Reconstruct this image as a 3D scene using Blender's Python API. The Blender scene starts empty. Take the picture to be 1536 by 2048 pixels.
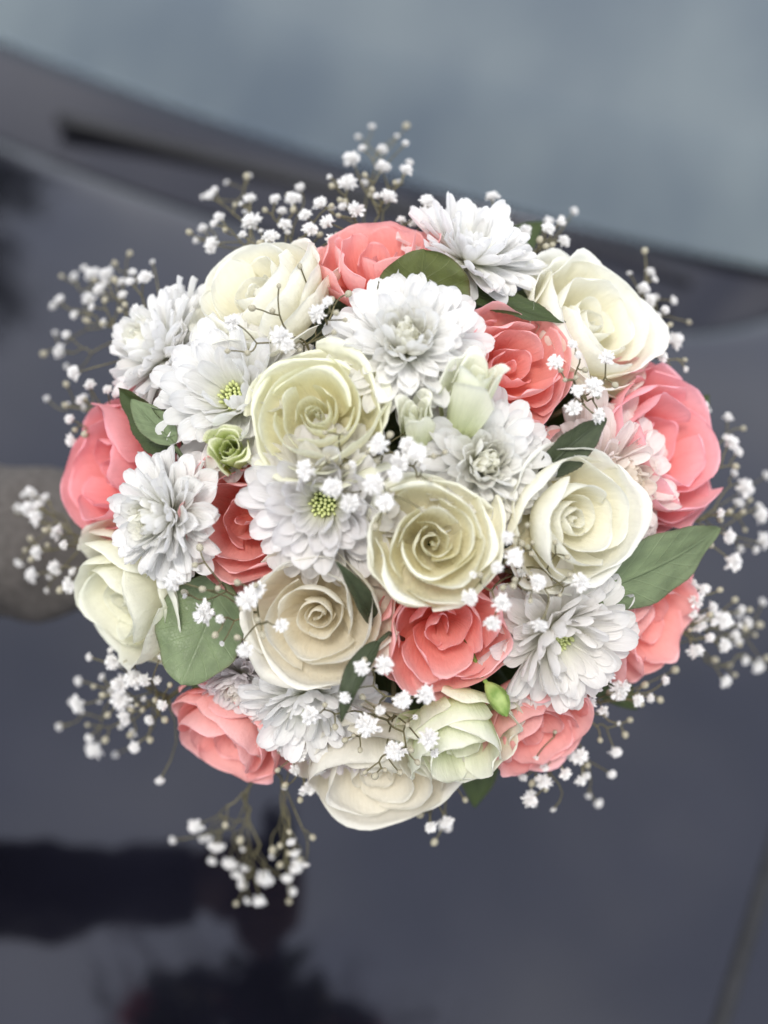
import bpy, math, random
from math import pi, sin, cos, radians
from mathutils import Vector, Matrix, noise
import numpy as np

SC = bpy.context.scene
COL = SC.collection
V = Vector

# ------------------------------------------------------------------ camera
PITCH = radians(46)
ROLL = radians(14)
VFOV = radians(48.4)
TANV = math.tan(VFOV / 2)
BONNET_Z = 0.95
CAM = V((0, 0, BONNET_Z + 0.75))
FWD = V((0, cos(PITCH), -sin(PITCH)))
_u, _x = V((0, sin(PITCH), cos(PITCH))), V((1, 0, 0))
UPV = _u * cos(ROLL) - _x * sin(ROLL)
RIGHT = _x * cos(ROLL) + _u * sin(ROLL)
cd = bpy.data.cameras.new('camera')
cam = bpy.data.objects.new('camera', cd); COL.objects.link(cam)
cam.matrix_world = Matrix(((RIGHT.x, UPV.x, -FWD.x, CAM.x), (RIGHT.y, UPV.y, -FWD.y, CAM.y), (RIGHT.z, UPV.z, -FWD.z, CAM.z), (0, 0, 0, 1)))
cd.sensor_fit = 'VERTICAL'; cd.sensor_height = 36
cd.lens = 18 / TANV
cd.clip_start = 0.01; cd.clip_end = 500
cd.dof.use_dof = True
cd.dof.focus_distance = 0.437
cd.dof.aperture_fstop = 3.3
SC.camera = cam
SC.render.resolution_x, SC.render.resolution_y = 768, 1024

# ------------------------------------------------------------------ sky, sun, exposure
SUN_EL, SUN_AZ = radians(60), radians(203)
w = bpy.data.worlds.new('World'); SC.world = w; w.use_nodes = True
nt = w.node_tree; N = nt.nodes; L = nt.links
for n_ in list(N): N.remove(n_)
out = N.new('ShaderNodeOutputWorld'); bg = N.new('ShaderNodeBackground')
sky = N.new('ShaderNodeTexSky'); sky.sky_type = 'NISHITA'; sky.sun_disc = False
sky.sun_elevation = SUN_EL; sky.sun_rotation = SUN_AZ; sky.dust_density = 4.0
tc = N.new('ShaderNodeTexCoord')
nz = N.new('ShaderNodeTexNoise'); nz.inputs['Scale'].default_value = 3.0; nz.inputs['Detail'].default_value = 4.0
nz.inputs['Roughness'].default_value = 0.5
rmp = N.new('ShaderNodeValToRGB')
rmp.color_ramp.elements[0].position = 0.38; rmp.color_ramp.elements[0].color = (7.0, 7.5, 8.8, 1)
rmp.color_ramp.elements[1].position = 0.64; rmp.color_ramp.elements[1].color = (11.6, 11.8, 12.2, 1)
mx = N.new('ShaderNodeMixRGB'); mx.inputs[0].default_value = 0.82
L.new(tc.outputs['Generated'], nz.inputs['Vector'])
L.new(nz.outputs['Fac'], rmp.inputs[0])
L.new(sky.outputs[0], mx.inputs[1]); L.new(rmp.outputs[0], mx.inputs[2])
L.new(mx.outputs[0], bg.inputs[0]); bg.inputs[1].default_value = 0.105
L.new(bg.outputs[0], out.inputs[0])

sl = bpy.data.lights.new('sun', 'SUN'); sl.energy = 1.5; sl.angle = radians(14); sl.color = (1.0, 0.96, 0.9)
so = bpy.data.objects.new('sun', sl); COL.objects.link(so)
sd = V((cos(SUN_EL) * sin(SUN_AZ), cos(SUN_EL) * cos(SUN_AZ), sin(SUN_EL)))
so.rotation_euler = (-sd).to_track_quat('-Z', 'Y').to_euler()
so.location = (0, 0, 6)

vs = SC.view_settings
vs.view_transform = 'Standard'; vs.look = 'None'; vs.exposure = 0.6; vs.gamma = 1.0
vs.use_curve_mapping = False
SC.render.engine = 'CYCLES'
SC.cycles.use_denoising = True
SC.cycles.max_bounces = 12; SC.cycles.diffuse_bounces = 4; SC.cycles.transmission_bounces = 6; SC.cycles.transparent_max_bounces = 8

# ------------------------------------------------------------------ helpers
def mesh(name, verts, faces, uvs=None, smooth=True, mat=None):
    me = bpy.data.meshes.new(name)
    me.from_pydata([tuple(v) for v in verts], [], faces)
    if uvs is not None:
        uv = me.uv_layers.new(name='UVMap')
        idx = np.empty(len(me.loops), dtype=np.int32); me.loops.foreach_get('vertex_index', idx)
        uv.data.foreach_set('uv', np.asarray(uvs, dtype=np.float32)[idx].ravel())
    if smooth: me.polygons.foreach_set('use_smooth', [True] * len(me.polygons))
    if mat: me.materials.append(mat)
    me.update()
    return me

def obj(name, me, parent=None, mw=None):
    o = bpy.data.objects.new(name, me); COL.objects.link(o)
    if parent: o.parent = parent
    if mw is not None: o.matrix_local = mw
    return o

def tag(o, label, cat, group=None, kind=None):
    if label: o['label'] = label
    if cat: o['category'] = cat
    if group: o['group'] = group
    if kind: o['kind'] = kind
    return o

def empty(name, mw):
    o = bpy.data.objects.new(name, None); COL.objects.link(o)
    o.empty_display_size = 0.01
    o.matrix_world = mw
    return o

class MB:
    """collects shapes of ONE part"""
    def __init__(s): s.v = []; s.f = []; s.uv = []
    def add(s, verts, faces, uvs=None):
        k = len(s.v); s.v += [V(p) for p in verts]; s.f += [tuple(i + k for i in f) for f in faces]
        s.uv += uvs if uvs is not None else [(0, 0)] * len(verts)
    def tube(s, pts, radii, seg=6, cap=True):
        pts = [V(p) for p in pts]; n = len(pts)
        if isinstance(radii, (int, float)): radii = [radii] * n
        t = (pts[1] - pts[0]).normalized()
        a = t.orthogonal().normalized()
        vs_, uv = [], []
        for i in range(n):
            t = (pts[min(i + 1, n - 1)] - pts[max(i - 1, 0)])
            t = t.normalized() if t.length > 1e-9 else V((0, 0, 1))
            a = (a - t * a.dot(t)); a = a.normalized() if a.length > 1e-6 else t.orthogonal().normalized()
            b = t.cross(a)
            for k in range(seg):
                th = 2 * pi * k / seg
                vs_.append(pts[i] + (a * cos(th) + b * sin(th)) * radii[i]); uv.append((k / seg, i / (n - 1)))
        fs = [(i * seg + k, i * seg + (k + 1) % seg, (i + 1) * seg + (k + 1) % seg, (i + 1) * seg + k)
              for i in range(n - 1) for k in range(seg)]
        if cap: fs += [tuple(range(seg))[::-1], tuple((n - 1) * seg + k for k in range(seg))]
        s.add(vs_, fs, uv)
    def grid(s, fn, nu, nv):
        vs_ = [fn(i / nu, j / nv) for j in range(nv + 1) for i in range(nu + 1)]
        uv = [(i / nu, j / nv) for j in range(nv + 1) for i in range(nu + 1)]
        fs = [(j * (nu + 1) + i, j * (nu + 1) + i + 1, (j + 1) * (nu + 1) + i + 1, (j + 1) * (nu + 1) + i)
              for j in range(nv) for i in range(nu)]
        s.add(vs_, fs, uv)
    def box(s, c, h, R=None):
        c = V(c); vs_ = []
        for x in (-1, 1):
            for y in (-1, 1):
                for z in (-1, 1):
                    p = V((x * h[0], y * h[1], z * h[2]))
                    vs_.append(c + (R @ p if R else p))
        s.add(vs_, [(0, 1, 3, 2), (4, 6, 7, 5), (0, 4, 5, 1), (2, 3, 7, 6), (0, 2, 6, 4), (1, 5, 7, 3)])
    def mesh(s, name, mat, smooth=True): return mesh(name, s.v, s.f, s.uv, smooth, mat)

def lerp(a, b, t): return a + (b - a) * t
# ------------------------------------------------------------------ materials
def newmat(name):
    m = bpy.data.materials.new(name); m.use_nodes = True
    nt = m.node_tree
    for n_ in list(nt.nodes): nt.nodes.remove(n_)
    o = nt.nodes.new('ShaderNodeOutputMaterial')
    return m, nt, o

def ramp(nt, stops):
    r = nt.nodes.new('ShaderNodeValToRGB'); e = r.color_ramp.elements
    while len(e) < len(stops): e.new(0.5)
    for k, (p, c) in enumerate(stops): e[k].position = p; e[k].color = (*c, 1)
    return r

def petal_mat(name, stops, transl=0.35, rough=0.55, edge=None, vein=0.4, tint=None, spec=0.25, wrinkle=0.45):
    """pigment runs from petal base (v=0) to rim (v=1); tint = colour of the light let through"""
    m, nt, o = newmat(name); N, L = nt.nodes, nt.links
    uv = N.new('ShaderNodeUVMap'); uv.uv_map = 'UVMap'
    sp = N.new('ShaderNodeSeparateXYZ'); L.new(uv.outputs[0], sp.inputs[0])
    tcn = N.new('ShaderNodeTexCoord')
    n1 = N.new('ShaderNodeTexNoise'); n1.inputs['Scale'].default_value = 55; n1.inputs['Detail'].default_value = 3
    L.new(tcn.outputs['Object'], n1.inputs['Vector'])
    ad = N.new('ShaderNodeMath'); ad.operation = 'MULTIPLY_ADD'; ad.inputs[1].default_value = 0.22
    sub = N.new('ShaderNodeMath'); sub.operation = 'SUBTRACT'; sub.inputs[1].default_value = 0.5
    L.new(n1.outputs['Fac'], sub.inputs[0]); L.new(sub.outputs[0], ad.inputs[0]); L.new(sp.outputs['Y'], ad.inputs[2])
    r = ramp(nt, stops); L.new(ad.outputs[0], r.inputs[0])
    # lengthwise veins
    mp = N.new('ShaderNodeMapping'); mp.inputs['Scale'].default_value = (26, 2.2, 1)
    L.new(uv.outputs[0], mp.inputs[0])
    n2 = N.new('ShaderNodeTexNoise'); n2.inputs['Scale'].default_value = 1.0; n2.inputs['Detail'].default_value = 3
    L.new(mp.outputs[0], n2.inputs['Vector'])
    hs = N.new('ShaderNodeHueSaturation')
    oi = N.new('ShaderNodeObjectInfo')
    mr = N.new('ShaderNodeMapRange'); mr.inputs[3].default_value = 0.93; mr.inputs[4].default_value = 1.05
    L.new(oi.outputs['Random'], mr.inputs[0])
    mv = N.new('ShaderNodeMath'); mv.operation = 'MULTIPLY_ADD'; mv.inputs[1].default_value = 0.12
    L.new(n2.outputs['Fac'], mv.inputs[0])
    mb_ = N.new('ShaderNodeMath'); mb_.operation = 'SUBTRACT'; mb_.inputs[1].default_value = 0.06
    L.new(mr.outputs[0], mb_.inputs[0]); L.new(mb_.outputs[0], mv.inputs[2])
    L.new(mv.outputs[0], hs.inputs['Value']); L.new(r.outputs[0], hs.inputs['Color'])
    tm = N.new('ShaderNodeMixRGB'); tm.blend_type = 'MULTIPLY'; tm.inputs[0].default_value = 1.0
    L.new(hs.outputs[0], tm.inputs[1]); L.new(oi.outputs['Color'], tm.inputs[2])
    bp0 = N.new('ShaderNodeBump'); bp0.inputs['Strength'].default_value = wrinkle; bp0.inputs['Distance'].default_value = 0.004
    mpw = N.new('ShaderNodeMapping'); mpw.inputs['Scale'].default_value = (5, 2.5, 1); L.new(uv.outputs[0], mpw.inputs[0])
    ofs = N.new('ShaderNodeVectorMath'); ofs.operation = 'ADD'; L.new(mpw.outputs[0], ofs.inputs[0])
    cb = N.new('ShaderNodeCombineXYZ'); mo = N.new('ShaderNodeMath'); mo.operation = 'MULTIPLY'; mo.inputs[1].default_value = 57.0
    L.new(oi.outputs['Random'], mo.inputs[0]); L.new(mo.outputs[0], cb.inputs[2]); L.new(cb.outputs[0], ofs.inputs[1])
    n3 = N.new('ShaderNodeTexNoise'); n3.inputs['Scale'].default_value = 1.0; n3.inputs['Detail'].default_value = 4; L.new(ofs.outputs[0], n3.inputs['Vector'])
    L.new(n3.outputs['Fac'], bp0.inputs['Height'])
    bp = N.new('ShaderNodeBump'); bp.inputs['Strength'].default_value = vein; bp.inputs['Distance'].default_value = 0.0008
    L.new(n2.outputs['Fac'], bp.inputs['Height']); L.new(bp0.outputs[0], bp.inputs['Normal'])
    ps = N.new('ShaderNodeBsdfPrincipled'); ps.inputs['Roughness'].default_value = rough
    ps.inputs['Specular IOR Level'].default_value = spec
    L.new(tm.outputs[0], ps.inputs['Base Color']); L.new(bp.outputs[0], ps.inputs['Normal'])
    tr = N.new('ShaderNodeBsdfTranslucent'); L.new(bp.outputs[0], tr.inputs['Normal'])
    if tint:
        t2 = N.new('ShaderNodeMixRGB'); t2.blend_type = 'MULTIPLY'; t2.inputs[0].default_value = 1.0
        t2.inputs[2].default_value = (*tint, 1); L.new(tm.outputs[0], t2.inputs[1]); L.new(t2.outputs[0], tr.inputs[0])
    else: L.new(tm.outputs[0], tr.inputs[0])
    mxs = N.new('ShaderNodeMixShader'); mxs.inputs[0].default_value = transl
    L.new(ps.outputs[0], mxs.inputs[1]); L.new(tr.outputs[0], mxs.inputs[2]); L.new(mxs.outputs[0], o.inputs[0])
    return m

def plain_mat(name, c1, c2, scale=60, rough=0.6, bump=0.0, spec=0.4, transl=0.0, dist=0.001):
    m, nt, o = newmat(name); N, L = nt.nodes, nt.links
    tcn = N.new('ShaderNodeTexCoord')
    n1 = N.new('ShaderNodeTexNoise'); n1.inputs['Scale'].default_value = scale; n1.inputs['Detail'].default_value = 4
    L.new(tcn.outputs['Object'], n1.inputs['Vector'])
    r = ramp(nt, [(0.35, c1), (0.65, c2)]); L.new(n1.outputs['Fac'], r.inputs[0])
    ps = N.new('ShaderNodeBsdfPrincipled'); ps.inputs['Roughness'].default_value = rough
    ps.inputs['Specular IOR Level'].default_value = spec
    L.new(r.outputs[0], ps.inputs['Base Color'])
    if bump:
        b = N.new('ShaderNodeBump'); b.inputs['Strength'].default_value = bump; b.inputs['Distance'].default_value = dist
        L.new(n1.outputs['Fac'], b.inputs['Height']); L.new(b.outputs[0], ps.inputs['Normal'])
    if transl:
        tr = N.new('ShaderNodeBsdfTranslucent'); L.new(r.outputs[0], tr.inputs[0])
        mxs = N.new('ShaderNodeMixShader'); mxs.inputs[0].default_value = transl
        L.new(ps.outputs[0], mxs.inputs[1]); L.new(tr.outputs[0], mxs.inputs[2]); L.new(mxs.outputs[0], o.inputs[0])
    else: L.new(ps.outputs[0], o.inputs[0])
    return m

def leaf_mat(name, upper, under, margin, rough=0.38):
    """net of veins in relief; the two sides of the leaf have their own green"""
    m, nt, o = newmat(name); N, L = nt.nodes, nt.links
    uv = N.new('ShaderNodeUVMap'); uv.uv_map = 'UVMap'
    sp = N.new('ShaderNodeSeparateXYZ'); L.new(uv.outputs[0], sp.inputs[0])
    def M(op, a, b=None, c=None):
        n_ = N.new('ShaderNodeMath'); n_.operation = op
        for k, x in enumerate((a, b, c)):
            if x is None: continue
            if isinstance(x, (int, float)): n_.inputs[k].default_value = x
            else: L.new(x, n_.inputs[k])
        return n_.outputs[0]
    au = M('ABSOLUTE', M('MULTIPLY_ADD', sp.outputs['X'], 2, -1))
    # side veins sweep forward from the midrib
    ph = M('SUBTRACT', M('MULTIPLY', sp.outputs['Y'], 8.0), M('MULTIPLY', M('POWER', au, 0.8), 2.2))
    fr = M('ABSOLUTE', M('MULTIPLY_ADD', M('FRACT', ph), 2, -1))
    vein = M('SMOOTH_MAX', M('SUBTRACT', 1, M('MULTIPLY', M('SUBTRACT', 1, fr), 9)), 0, 0.1)
    mid = M('MAXIMUM', M('SUBTRACT', 1, M('MULTIPLY', au, 16)), 0)
    vn = M('MAXIMUM', vein, mid)
    vo = N.new('ShaderNodeTexVoronoi'); vo.feature = 'DISTANCE_TO_EDGE'; vo.inputs['Scale'].default_value = 34
    L.new(uv.outputs[0], vo.inputs['Vector'])
    net = M('SUBTRACT', 1, M('MULTIPLY', vo.outputs['Distance'], 9))
    net = M('MAXIMUM', net, 0)
    hgt = M('ADD', vn, M('MULTIPLY', net, 0.3))
    bp = N.new('ShaderNodeBump'); bp.inputs['Strength'].default_value = 0.45; bp.inputs['Distance'].default_value = 0.0008
    L.new(hgt, bp.inputs['Height'])
    n1 = N.new('ShaderNodeTexNoise'); n1.inputs['Scale'].default_value = 5; n1.inputs['Detail'].default_value = 5
    L.new(uv.outputs[0], n1.inputs['Vector'])
    def tone(c):
        r = ramp(nt, [(0.3, [x * 0.78 for x in c]), (0.7, [x * 1.2 for x in c])]); L.new(n1.outputs['Fac'], r.inputs[0])
        a = N.new('ShaderNodeMixRGB'); a.inputs[2].default_value = (*[min(1, x * 1.55 + 0.02) for x in c], 1)
        L.new(M('MULTIPLY', vn, 0.42), a.inputs[0]); L.new(r.outputs[0], a.inputs[1])
        return a.outputs[0]
    ge = N.new('ShaderNodeNewGeometry')
    sd_ = N.new('ShaderNodeMixRGB'); L.new(ge.outputs['Backfacing'], sd_.inputs[0])
    L.new(tone(upper), sd_.inputs[1]); L.new(tone(under), sd_.inputs[2])
    ed = N.new('ShaderNodeMixRGB'); ed.inputs[2].default_value = (*margin, 1)
    L.new(M('MULTIPLY', M('POWER', au, 22), M('MULTIPLY', n1.outputs['Fac'], 1.3)), ed.inputs[0]); L.new(sd_.outputs[0], ed.inputs[1])
    ps = N.new('ShaderNodeBsdfPrincipled'); ps.inputs['Roughness'].default_value = rough
    ps.inputs['Specular IOR Level'].default_value = 0.35
    L.new(ed.outputs[0], ps.inputs['Base Color']); L.new(bp.outputs[0], ps.inputs['Normal'])
    tr = N.new('ShaderNodeBsdfTranslucent'); L.new(ed.outputs[0], tr.inputs[0])
    mxs = N.new('ShaderNodeMixShader'); mxs.inputs[0].default_value = 0.18
    L.new(ps.outputs[0], mxs.inputs[1]); L.new(tr.outputs[0], mxs.inputs[2]); L.new(mxs.outputs[0], o.inputs[0])
    return m

def gloss_mat(name, col, ior, rough, tint=(1, 1, 1)):
    m, nt, o = newmat(name); N, L = nt.nodes, nt.links
    ps = N.new('ShaderNodeBsdfPrincipled'); ps.inputs['Base Color'].default_value = (*col, 1)
    ps.inputs['Roughness'].default_value = rough; ps.inputs['IOR'].default_value = ior; ps.inputs['Specular Tint'].default_value = (*tint, 1)
    tcn = N.new('ShaderNodeTexCoord')
    n1 = N.new('ShaderNodeTexNoise'); n1.inputs['Scale'].default_value = 9; n1.inputs['Detail'].default_value = 6
    L.new(tcn.outputs['Object'], n1.inputs['Vector'])
    r = ramp(nt, [(0.3, [c * 0.7 for c in col]), (0.7, [c * 1.3 for c in col])]); L.new(n1.outputs['Fac'], r.inputs[0])
    L.new(r.outputs[0], ps.inputs['Base Color'])
    mr = N.new('ShaderNodeMapRange'); mr.inputs[3].default_value = rough * 0.7; mr.inputs[4].default_value = rough * 1.4
    L.new(n1.outputs['Fac'], mr.inputs[0]); L.new(mr.outputs[0], ps.inputs['Roughness'])
    L.new(ps.outputs[0], o.inputs[0])
    return m

CREAM = petal_mat('cream rose petal', [(0.0, (0.88, 0.81, 0.56)), (0.45, (0.89, 0.85, 0.64)), (0.85, (0.90, 0.885, 0.745)), (1.0, (0.89, 0.885, 0.76))], 0.38, 0.5)
IVORY = petal_mat('ivory rose petal', [(0.0, (0.86, 0.79, 0.52)), (0.45, (0.90, 0.87, 0.70)), (0.85, (0.92, 0.91, 0.82)), (1.0, (0.91, 0.91, 0.84))], 0.42, 0.5)
BEIGE = petal_mat('beige rose petal', [(0.0, (0.86, 0.77, 0.56)), (0.45, (0.89, 0.83, 0.68)), (0.85, (0.90, 0.87, 0.77)), (1.0, (0.89, 0.87, 0.78))], 0.42, 0.5)
CORAL = petal_mat('coral rose petal', [(0.0, (0.84, 0.18, 0.11)), (0.35, (0.90, 0.34, 0.275)), (0.7, (0.93, 0.485, 0.45)), (0.92, (0.935, 0.53, 0.52)), (1.0, (0.92, 0.52, 0.55))], 0.40, 0.55)
MUM = petal_mat('white chrysanthemum petal', [(0.0, (0.78, 0.80, 0.46)), (0.20, (0.92, 0.92, 0.82)), (0.55, (0.95, 0.945, 0.92)), (1.0, (0.96, 0.95, 0.935))], 0.45, 0.5, vein=0.6, wrinkle=0.1)
LISI = petal_mat('green-white lisianthus petal', [(0.0, (0.40, 0.53, 0.15)), (0.35, (0.70, 0.76, 0.40)), (0.75, (0.87, 0.88, 0.72)), (1.0, (0.90, 0.90, 0.80))], 0.40, 0.5)
LIME = petal_mat('lime lisianthus petal', [(0.0, (0.30, 0.48, 0.07)), (0.45, (0.58, 0.70, 0.22)), (0.85, (0.80, 0.84, 0.48)), (1.0, (0.86, 0.86, 0.66))], 0.38, 0.5)
EYE = plain_mat('chrysanthemum eye', (0.40, 0.48, 0.13), (0.76, 0.78, 0.42), 200, 0.7)
BREATH = plain_mat('baby breath petal', (0.90, 0.885, 0.86), (0.93, 0.925, 0.91), 80, 0.5, transl=0.3)
BUDM = plain_mat('baby breath bud', (0.13, 0.115, 0.055), (0.60, 0.56, 0.44), 600, 0.6)
TWIG = plain_mat('baby breath stem', (0.085, 0.075, 0.035), (0.17, 0.15, 0.075), 90, 0.7)
STEM = plain_mat('flower stem', (0.030, 0.055, 0.016), (0.060, 0.095, 0.030), 60, 0.6)
CALYX = plain_mat('calyx', (0.12, 0.22, 0.04), (0.26, 0.38, 0.08), 90, 0.55, transl=0.15)
LEAF_DARK = leaf_mat('dark leaf', (0.048, 0.072, 0.020), (0.14, 0.19, 0.10), (0.06, 0.035, 0.02))
LEAF_OLIVE = leaf_mat('olive leaf', (0.095, 0.115, 0.032), (0.15, 0.19, 0.10), (0.07, 0.04, 0.02))
LEAF_PALE = leaf_mat('pale leaf', (0.17, 0.222, 0.112), (0.17, 0.222, 0.112), (0.07, 0.04, 0.02))
LEAF_GREY = leaf_mat('grey green leaf', (0.062, 0.080, 0.042), (0.12, 0.155, 0.09), (0.05, 0.03, 0.02))
RIBBON = plain_mat('ribbon', (0.020, 0.018, 0.024), (0.032, 0.030, 0.036), 40, 0.45)
PAINT = gloss_mat('dark car paint', (0.004, 0.004, 0.007), 1.64, 0.06, (0.88, 0.89, 1.0))
TRIM = gloss_mat('black trim', (0.006, 0.006, 0.008), 1.55, 0.16, (0.92, 0.9, 1.0))
COWL = gloss_mat('cowl gloss', (0.005, 0.005, 0.007), 1.55, 0.09, (0.90, 0.88, 1.0))
RUBBER = plain_mat('rubber', (0.010, 0.010, 0.011), (0.016, 0.016, 0.018), 60, 0.6)
SLEEVE = plain_mat('taupe jacket cloth', (0.070, 0.063, 0.057), (0.105, 0.095, 0.087), 260, 0.85, bump=0.5, spec=0.2)
SKIN = plain_mat('skin', (0.50, 0.30, 0.22), (0.58, 0.37, 0.28), 40, 0.5)
ASPH = plain_mat('asphalt', (0.040, 0.040, 0.042), (0.062, 0.061, 0.060), 30, 0.9, bump=0.6)

# ------------------------------------------------------------------ road under the car
g = MB(); g.grid(lambda a, b: V(((a - .5) * 60, (b - .5) * 60, 0)), 4, 4)
tag(obj('road', g.mesh('road', ASPH)), None, None, kind='structure')

# ------------------------------------------------------------------ car
def carpt(a, b, z): return V((a, b, z))                    # a: across the car, b: towards its rear
def zbon(a, b):
    return BONNET_Z + 0.04 * (b - 0.5) - 0.05 * (b - 0.5) ** 2 - 0.05 * a * a
def brear_c(a): return 1.10 + 0.30 * a * a + (3 * (a - 0.25) ** 2 if 0.25 < a < 0.42 else (3 * 0.17 ** 2 if a >= 0.42 else 0)) - (0.24 * max(0, a - 0.42))
def bws(a): return 1.286 + 0.27 * (a - 0.09) ** 2
car = empty('car', Matrix.Translation((0, 0, 0)))
tag(car, 'dark glossy car whose bonnet and windscreen lie behind the bouquet', 'car')
b = MB()
A0, A1 = -0.95, 0.85
def bonf(u, v):
    a = A0 + (A1 - A0) * u
    be = brear_c(a); bf = -0.35
    bb = bf + (be - bf) * (v / 0.97 if v < 0.97 else 1.0)
    z = zbon(a, min(bb, be))
    if v > 0.945: z -= 0.012 * ((v - 0.945) / 0.055) ** 2
    if v > 0.985: z -= 0.03
    return carpt(a, bb, z)
b.grid(bonf, 90, 70); obj('bonnet', b.mesh('bonnet', PAINT), car)
b = MB()                                                                # cowl between bonnet and glass
def cowf(u, v):
    a = A0 + (A1 - A0) * u; b0 = brear_c(a) + 0.018; b1 = bws(a) + 0.02
    bb = b0 + (b1 - b0) * v
    return carpt(a, bb, zbon(a, bb) - 0.054 + 0.054 * v - (0.01 if v < 0.02 else 0))
b.grid(cowf, 60, 14); obj('cowl_panel', b.mesh('cowl_panel', COWL), car)
m, nt_, o_ = newmat('windscreen glass'); N, L = nt_.nodes, nt_.links       # laminated tinted glass: mirror by Fresnel, rest let through
fr = N.new('ShaderNodeFresnel'); fr.inputs[0].default_value = 2.35
gl = N.new('ShaderNodeBsdfGlossy'); gl.inputs['Roughness'].default_value = 0.03; gl.inputs[0].default_value = (0.80, 0.93, 1.0, 1)
tr = N.new('ShaderNodeBsdfTransparent'); tr.inputs[0].default_value = (0.62, 0.70, 0.68, 1)
ms = N.new('ShaderNodeMixShader'); L.new(fr.outputs[0], ms.inputs[0]); L.new(tr.outputs[0], ms.inputs[1]); L.new(gl.outputs[0], ms.inputs[2]); L.new(ms.outputs[0], o_.inputs[0])
GLASS = m
b = MB()
def wsf(u, v, off=0.0):
    a = A0 + (A1 - A0) * u; d = v * 0.75
    bb = bws(a) + d * cos(radians(29)); z = zbon(a, bws(a)) + 0.004 + d * sin(radians(29)) - 0.03 * v * v
    return carpt(a, bb + off * .5, z - off)
b.grid(wsf, 40, 24); obj('windscreen', b.mesh('windscreen', GLASS), car)
b = MB()
def dashf(u, v):
    a = A0 + (A1 - A0) * u; bb = bws(a) + 0.03 + v * 0.6
    return carpt(a, bb, zbon(a, bws(a)) - 0.03 - 0.10 * v + 0.05 * sin(v * pi))
b.grid(dashf, 20, 14); obj('dashboard', b.mesh('dashboard', RUBBER), car)
b = MB()                                                                # under the bonnet edge and inner cowl: closes the gap
b.grid(lambda u, v: carpt(A0 + (A1 - A0) * u, 0.95 + 0.60 * v, zbon(A0 + (A1 - A0) * u, 1.1) - 0.075), 10, 4)
obj('inner_cowl', b.mesh('inner_cowl', RUBBER), car)
for sgn, a_e in ((-1, A0), (1, A1)):                                    # wings at each side of the bonnet
    b = MB()
    def wingf(u, v):
        bb = -0.35 + 1.80 * u; z0 = zbon(a_e, min(bb, 1.3)); th = v * radians(85)
        return carpt(a_e + sgn * (0.006 + 0.14 * sin(th)), bb, z0 - 0.30 * (1 - cos(th)) - (0.42 * max(0, v - 0.9) / 0.1 if v > 0.9 else 0))
    b.grid(wingf, 20, 12); obj('wing', b.mesh('wing', PAINT), car)
def wiper(a0, a1, b0, b1):
    root = bpy.data.objects.new('wiper', None); COL.objects.link(root); root.parent = car; root.empty_display_size = 0.01
    q = [carpt(lerp(a0, a1, k / 16), lerp(b0, b1, k / 16), zbon(lerp(a0, a1, k / 16), 1.2) - 0.019) for k in range(17)]
    b = MB(); b.tube(q, 0.010, 8); obj('wiper_blade', b.mesh('wiper_blade', RUBBER), root)
    q2 = [carpt(lerp(a0, a1, 0.8 + 0.6 * k / 10), lerp(b0, b1, 0.8) - 0.03 * k / 10, zbon(a1, 1.2) + 0.004 + 0.008 * sin(pi * k / 10)) for k in range(11)]
    b = MB(); b.tube(q2, [0.005 + 0.006 * k / 10 for k in range(11)], 8); obj('wiper_arm', b.mesh('wiper_arm', TRIM), root)
wiper(-0.525, 0.06, 1.290, 1.244)
b = MB()                                                                # dark tube added to stand in for the shaded crease line
b.tube([carpt(0.31 + 0.315 * (y_ - 0.339), y_, zbon(0.31 + 0.315 * (y_ - 0.339), y_) - 0.001) for y_ in [-0.3 + 0.02 * k for k in range(60)]], 0.0065, 8)
obj('added_crease_strip', b.mesh('added_crease_strip', RUBBER), car)

# ------------------------------------------------------------------ tree beyond the car, seen mirrored in the bonnet
def make_tree(x, y, zc, rad):
    rng = random.Random(77)
    root = empty('tree', Matrix.Translation((x, y, 0)))
    tag(root, 'leafy tree standing beyond the car and mirrored in its bonnet', 'tree')
    b = MB(); tp = [V((0.10 * sin(k * .9), 0.08 * cos(k * .7), (zc + 0.3) * k / 12)) for k in range(13)]
    b.tube(tp, [0.13 - 0.007 * k for k in range(13)], 10)
    ends = []
    for k in range(14):
        p0 = tp[7 + k % 6]; th = k * 2.4; d = V((cos(th), sin(th), rng.uniform(.1, .9))).normalized() * rng.uniform(.5, .9) * rad
        q = [p0, p0 + d * .5 + V((0, 0, .08)), p0 + d]; b.tube(q, [.045, .03, .012], 6); ends += q[1:]
    obj('trunk', b.mesh('trunk', plain_mat('bark', (0.05, 0.038, 0.028), (0.10, 0.08, 0.06), 12, 0.9, bump=.6, dist=.01)), root)
    b = MB()
    for k in range(2600):
        c = rng.choice(ends) + V((rng.gauss(0, 1), rng.gauss(0, 1), rng.gauss(0, .8))) * 0.24 * rad
        n_ = V((rng.gauss(0, 1), rng.gauss(0, 1), rng.gauss(0, 1))).normalized(); t_ = n_.orthogonal().normalized(); w_ = n_.cross(t_); l_ = rng.uniform(.06, .12)
        b.add([c - t_ * l_, c + w_ * l_ * .45 + n_ * .01, c + t_ * l_, c - w_ * l_ * .45 + n_ * .01], [(0, 1, 2, 3)])
    obj('crown', b.mesh('crown', plain_mat('tree leaf', (0.035, 0.045, 0.02), (0.07, 0.085, 0.035), 3, 0.6), smooth=False), root)
make_tree(-4.55, 7.6, 5.5, 0.90)

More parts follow.
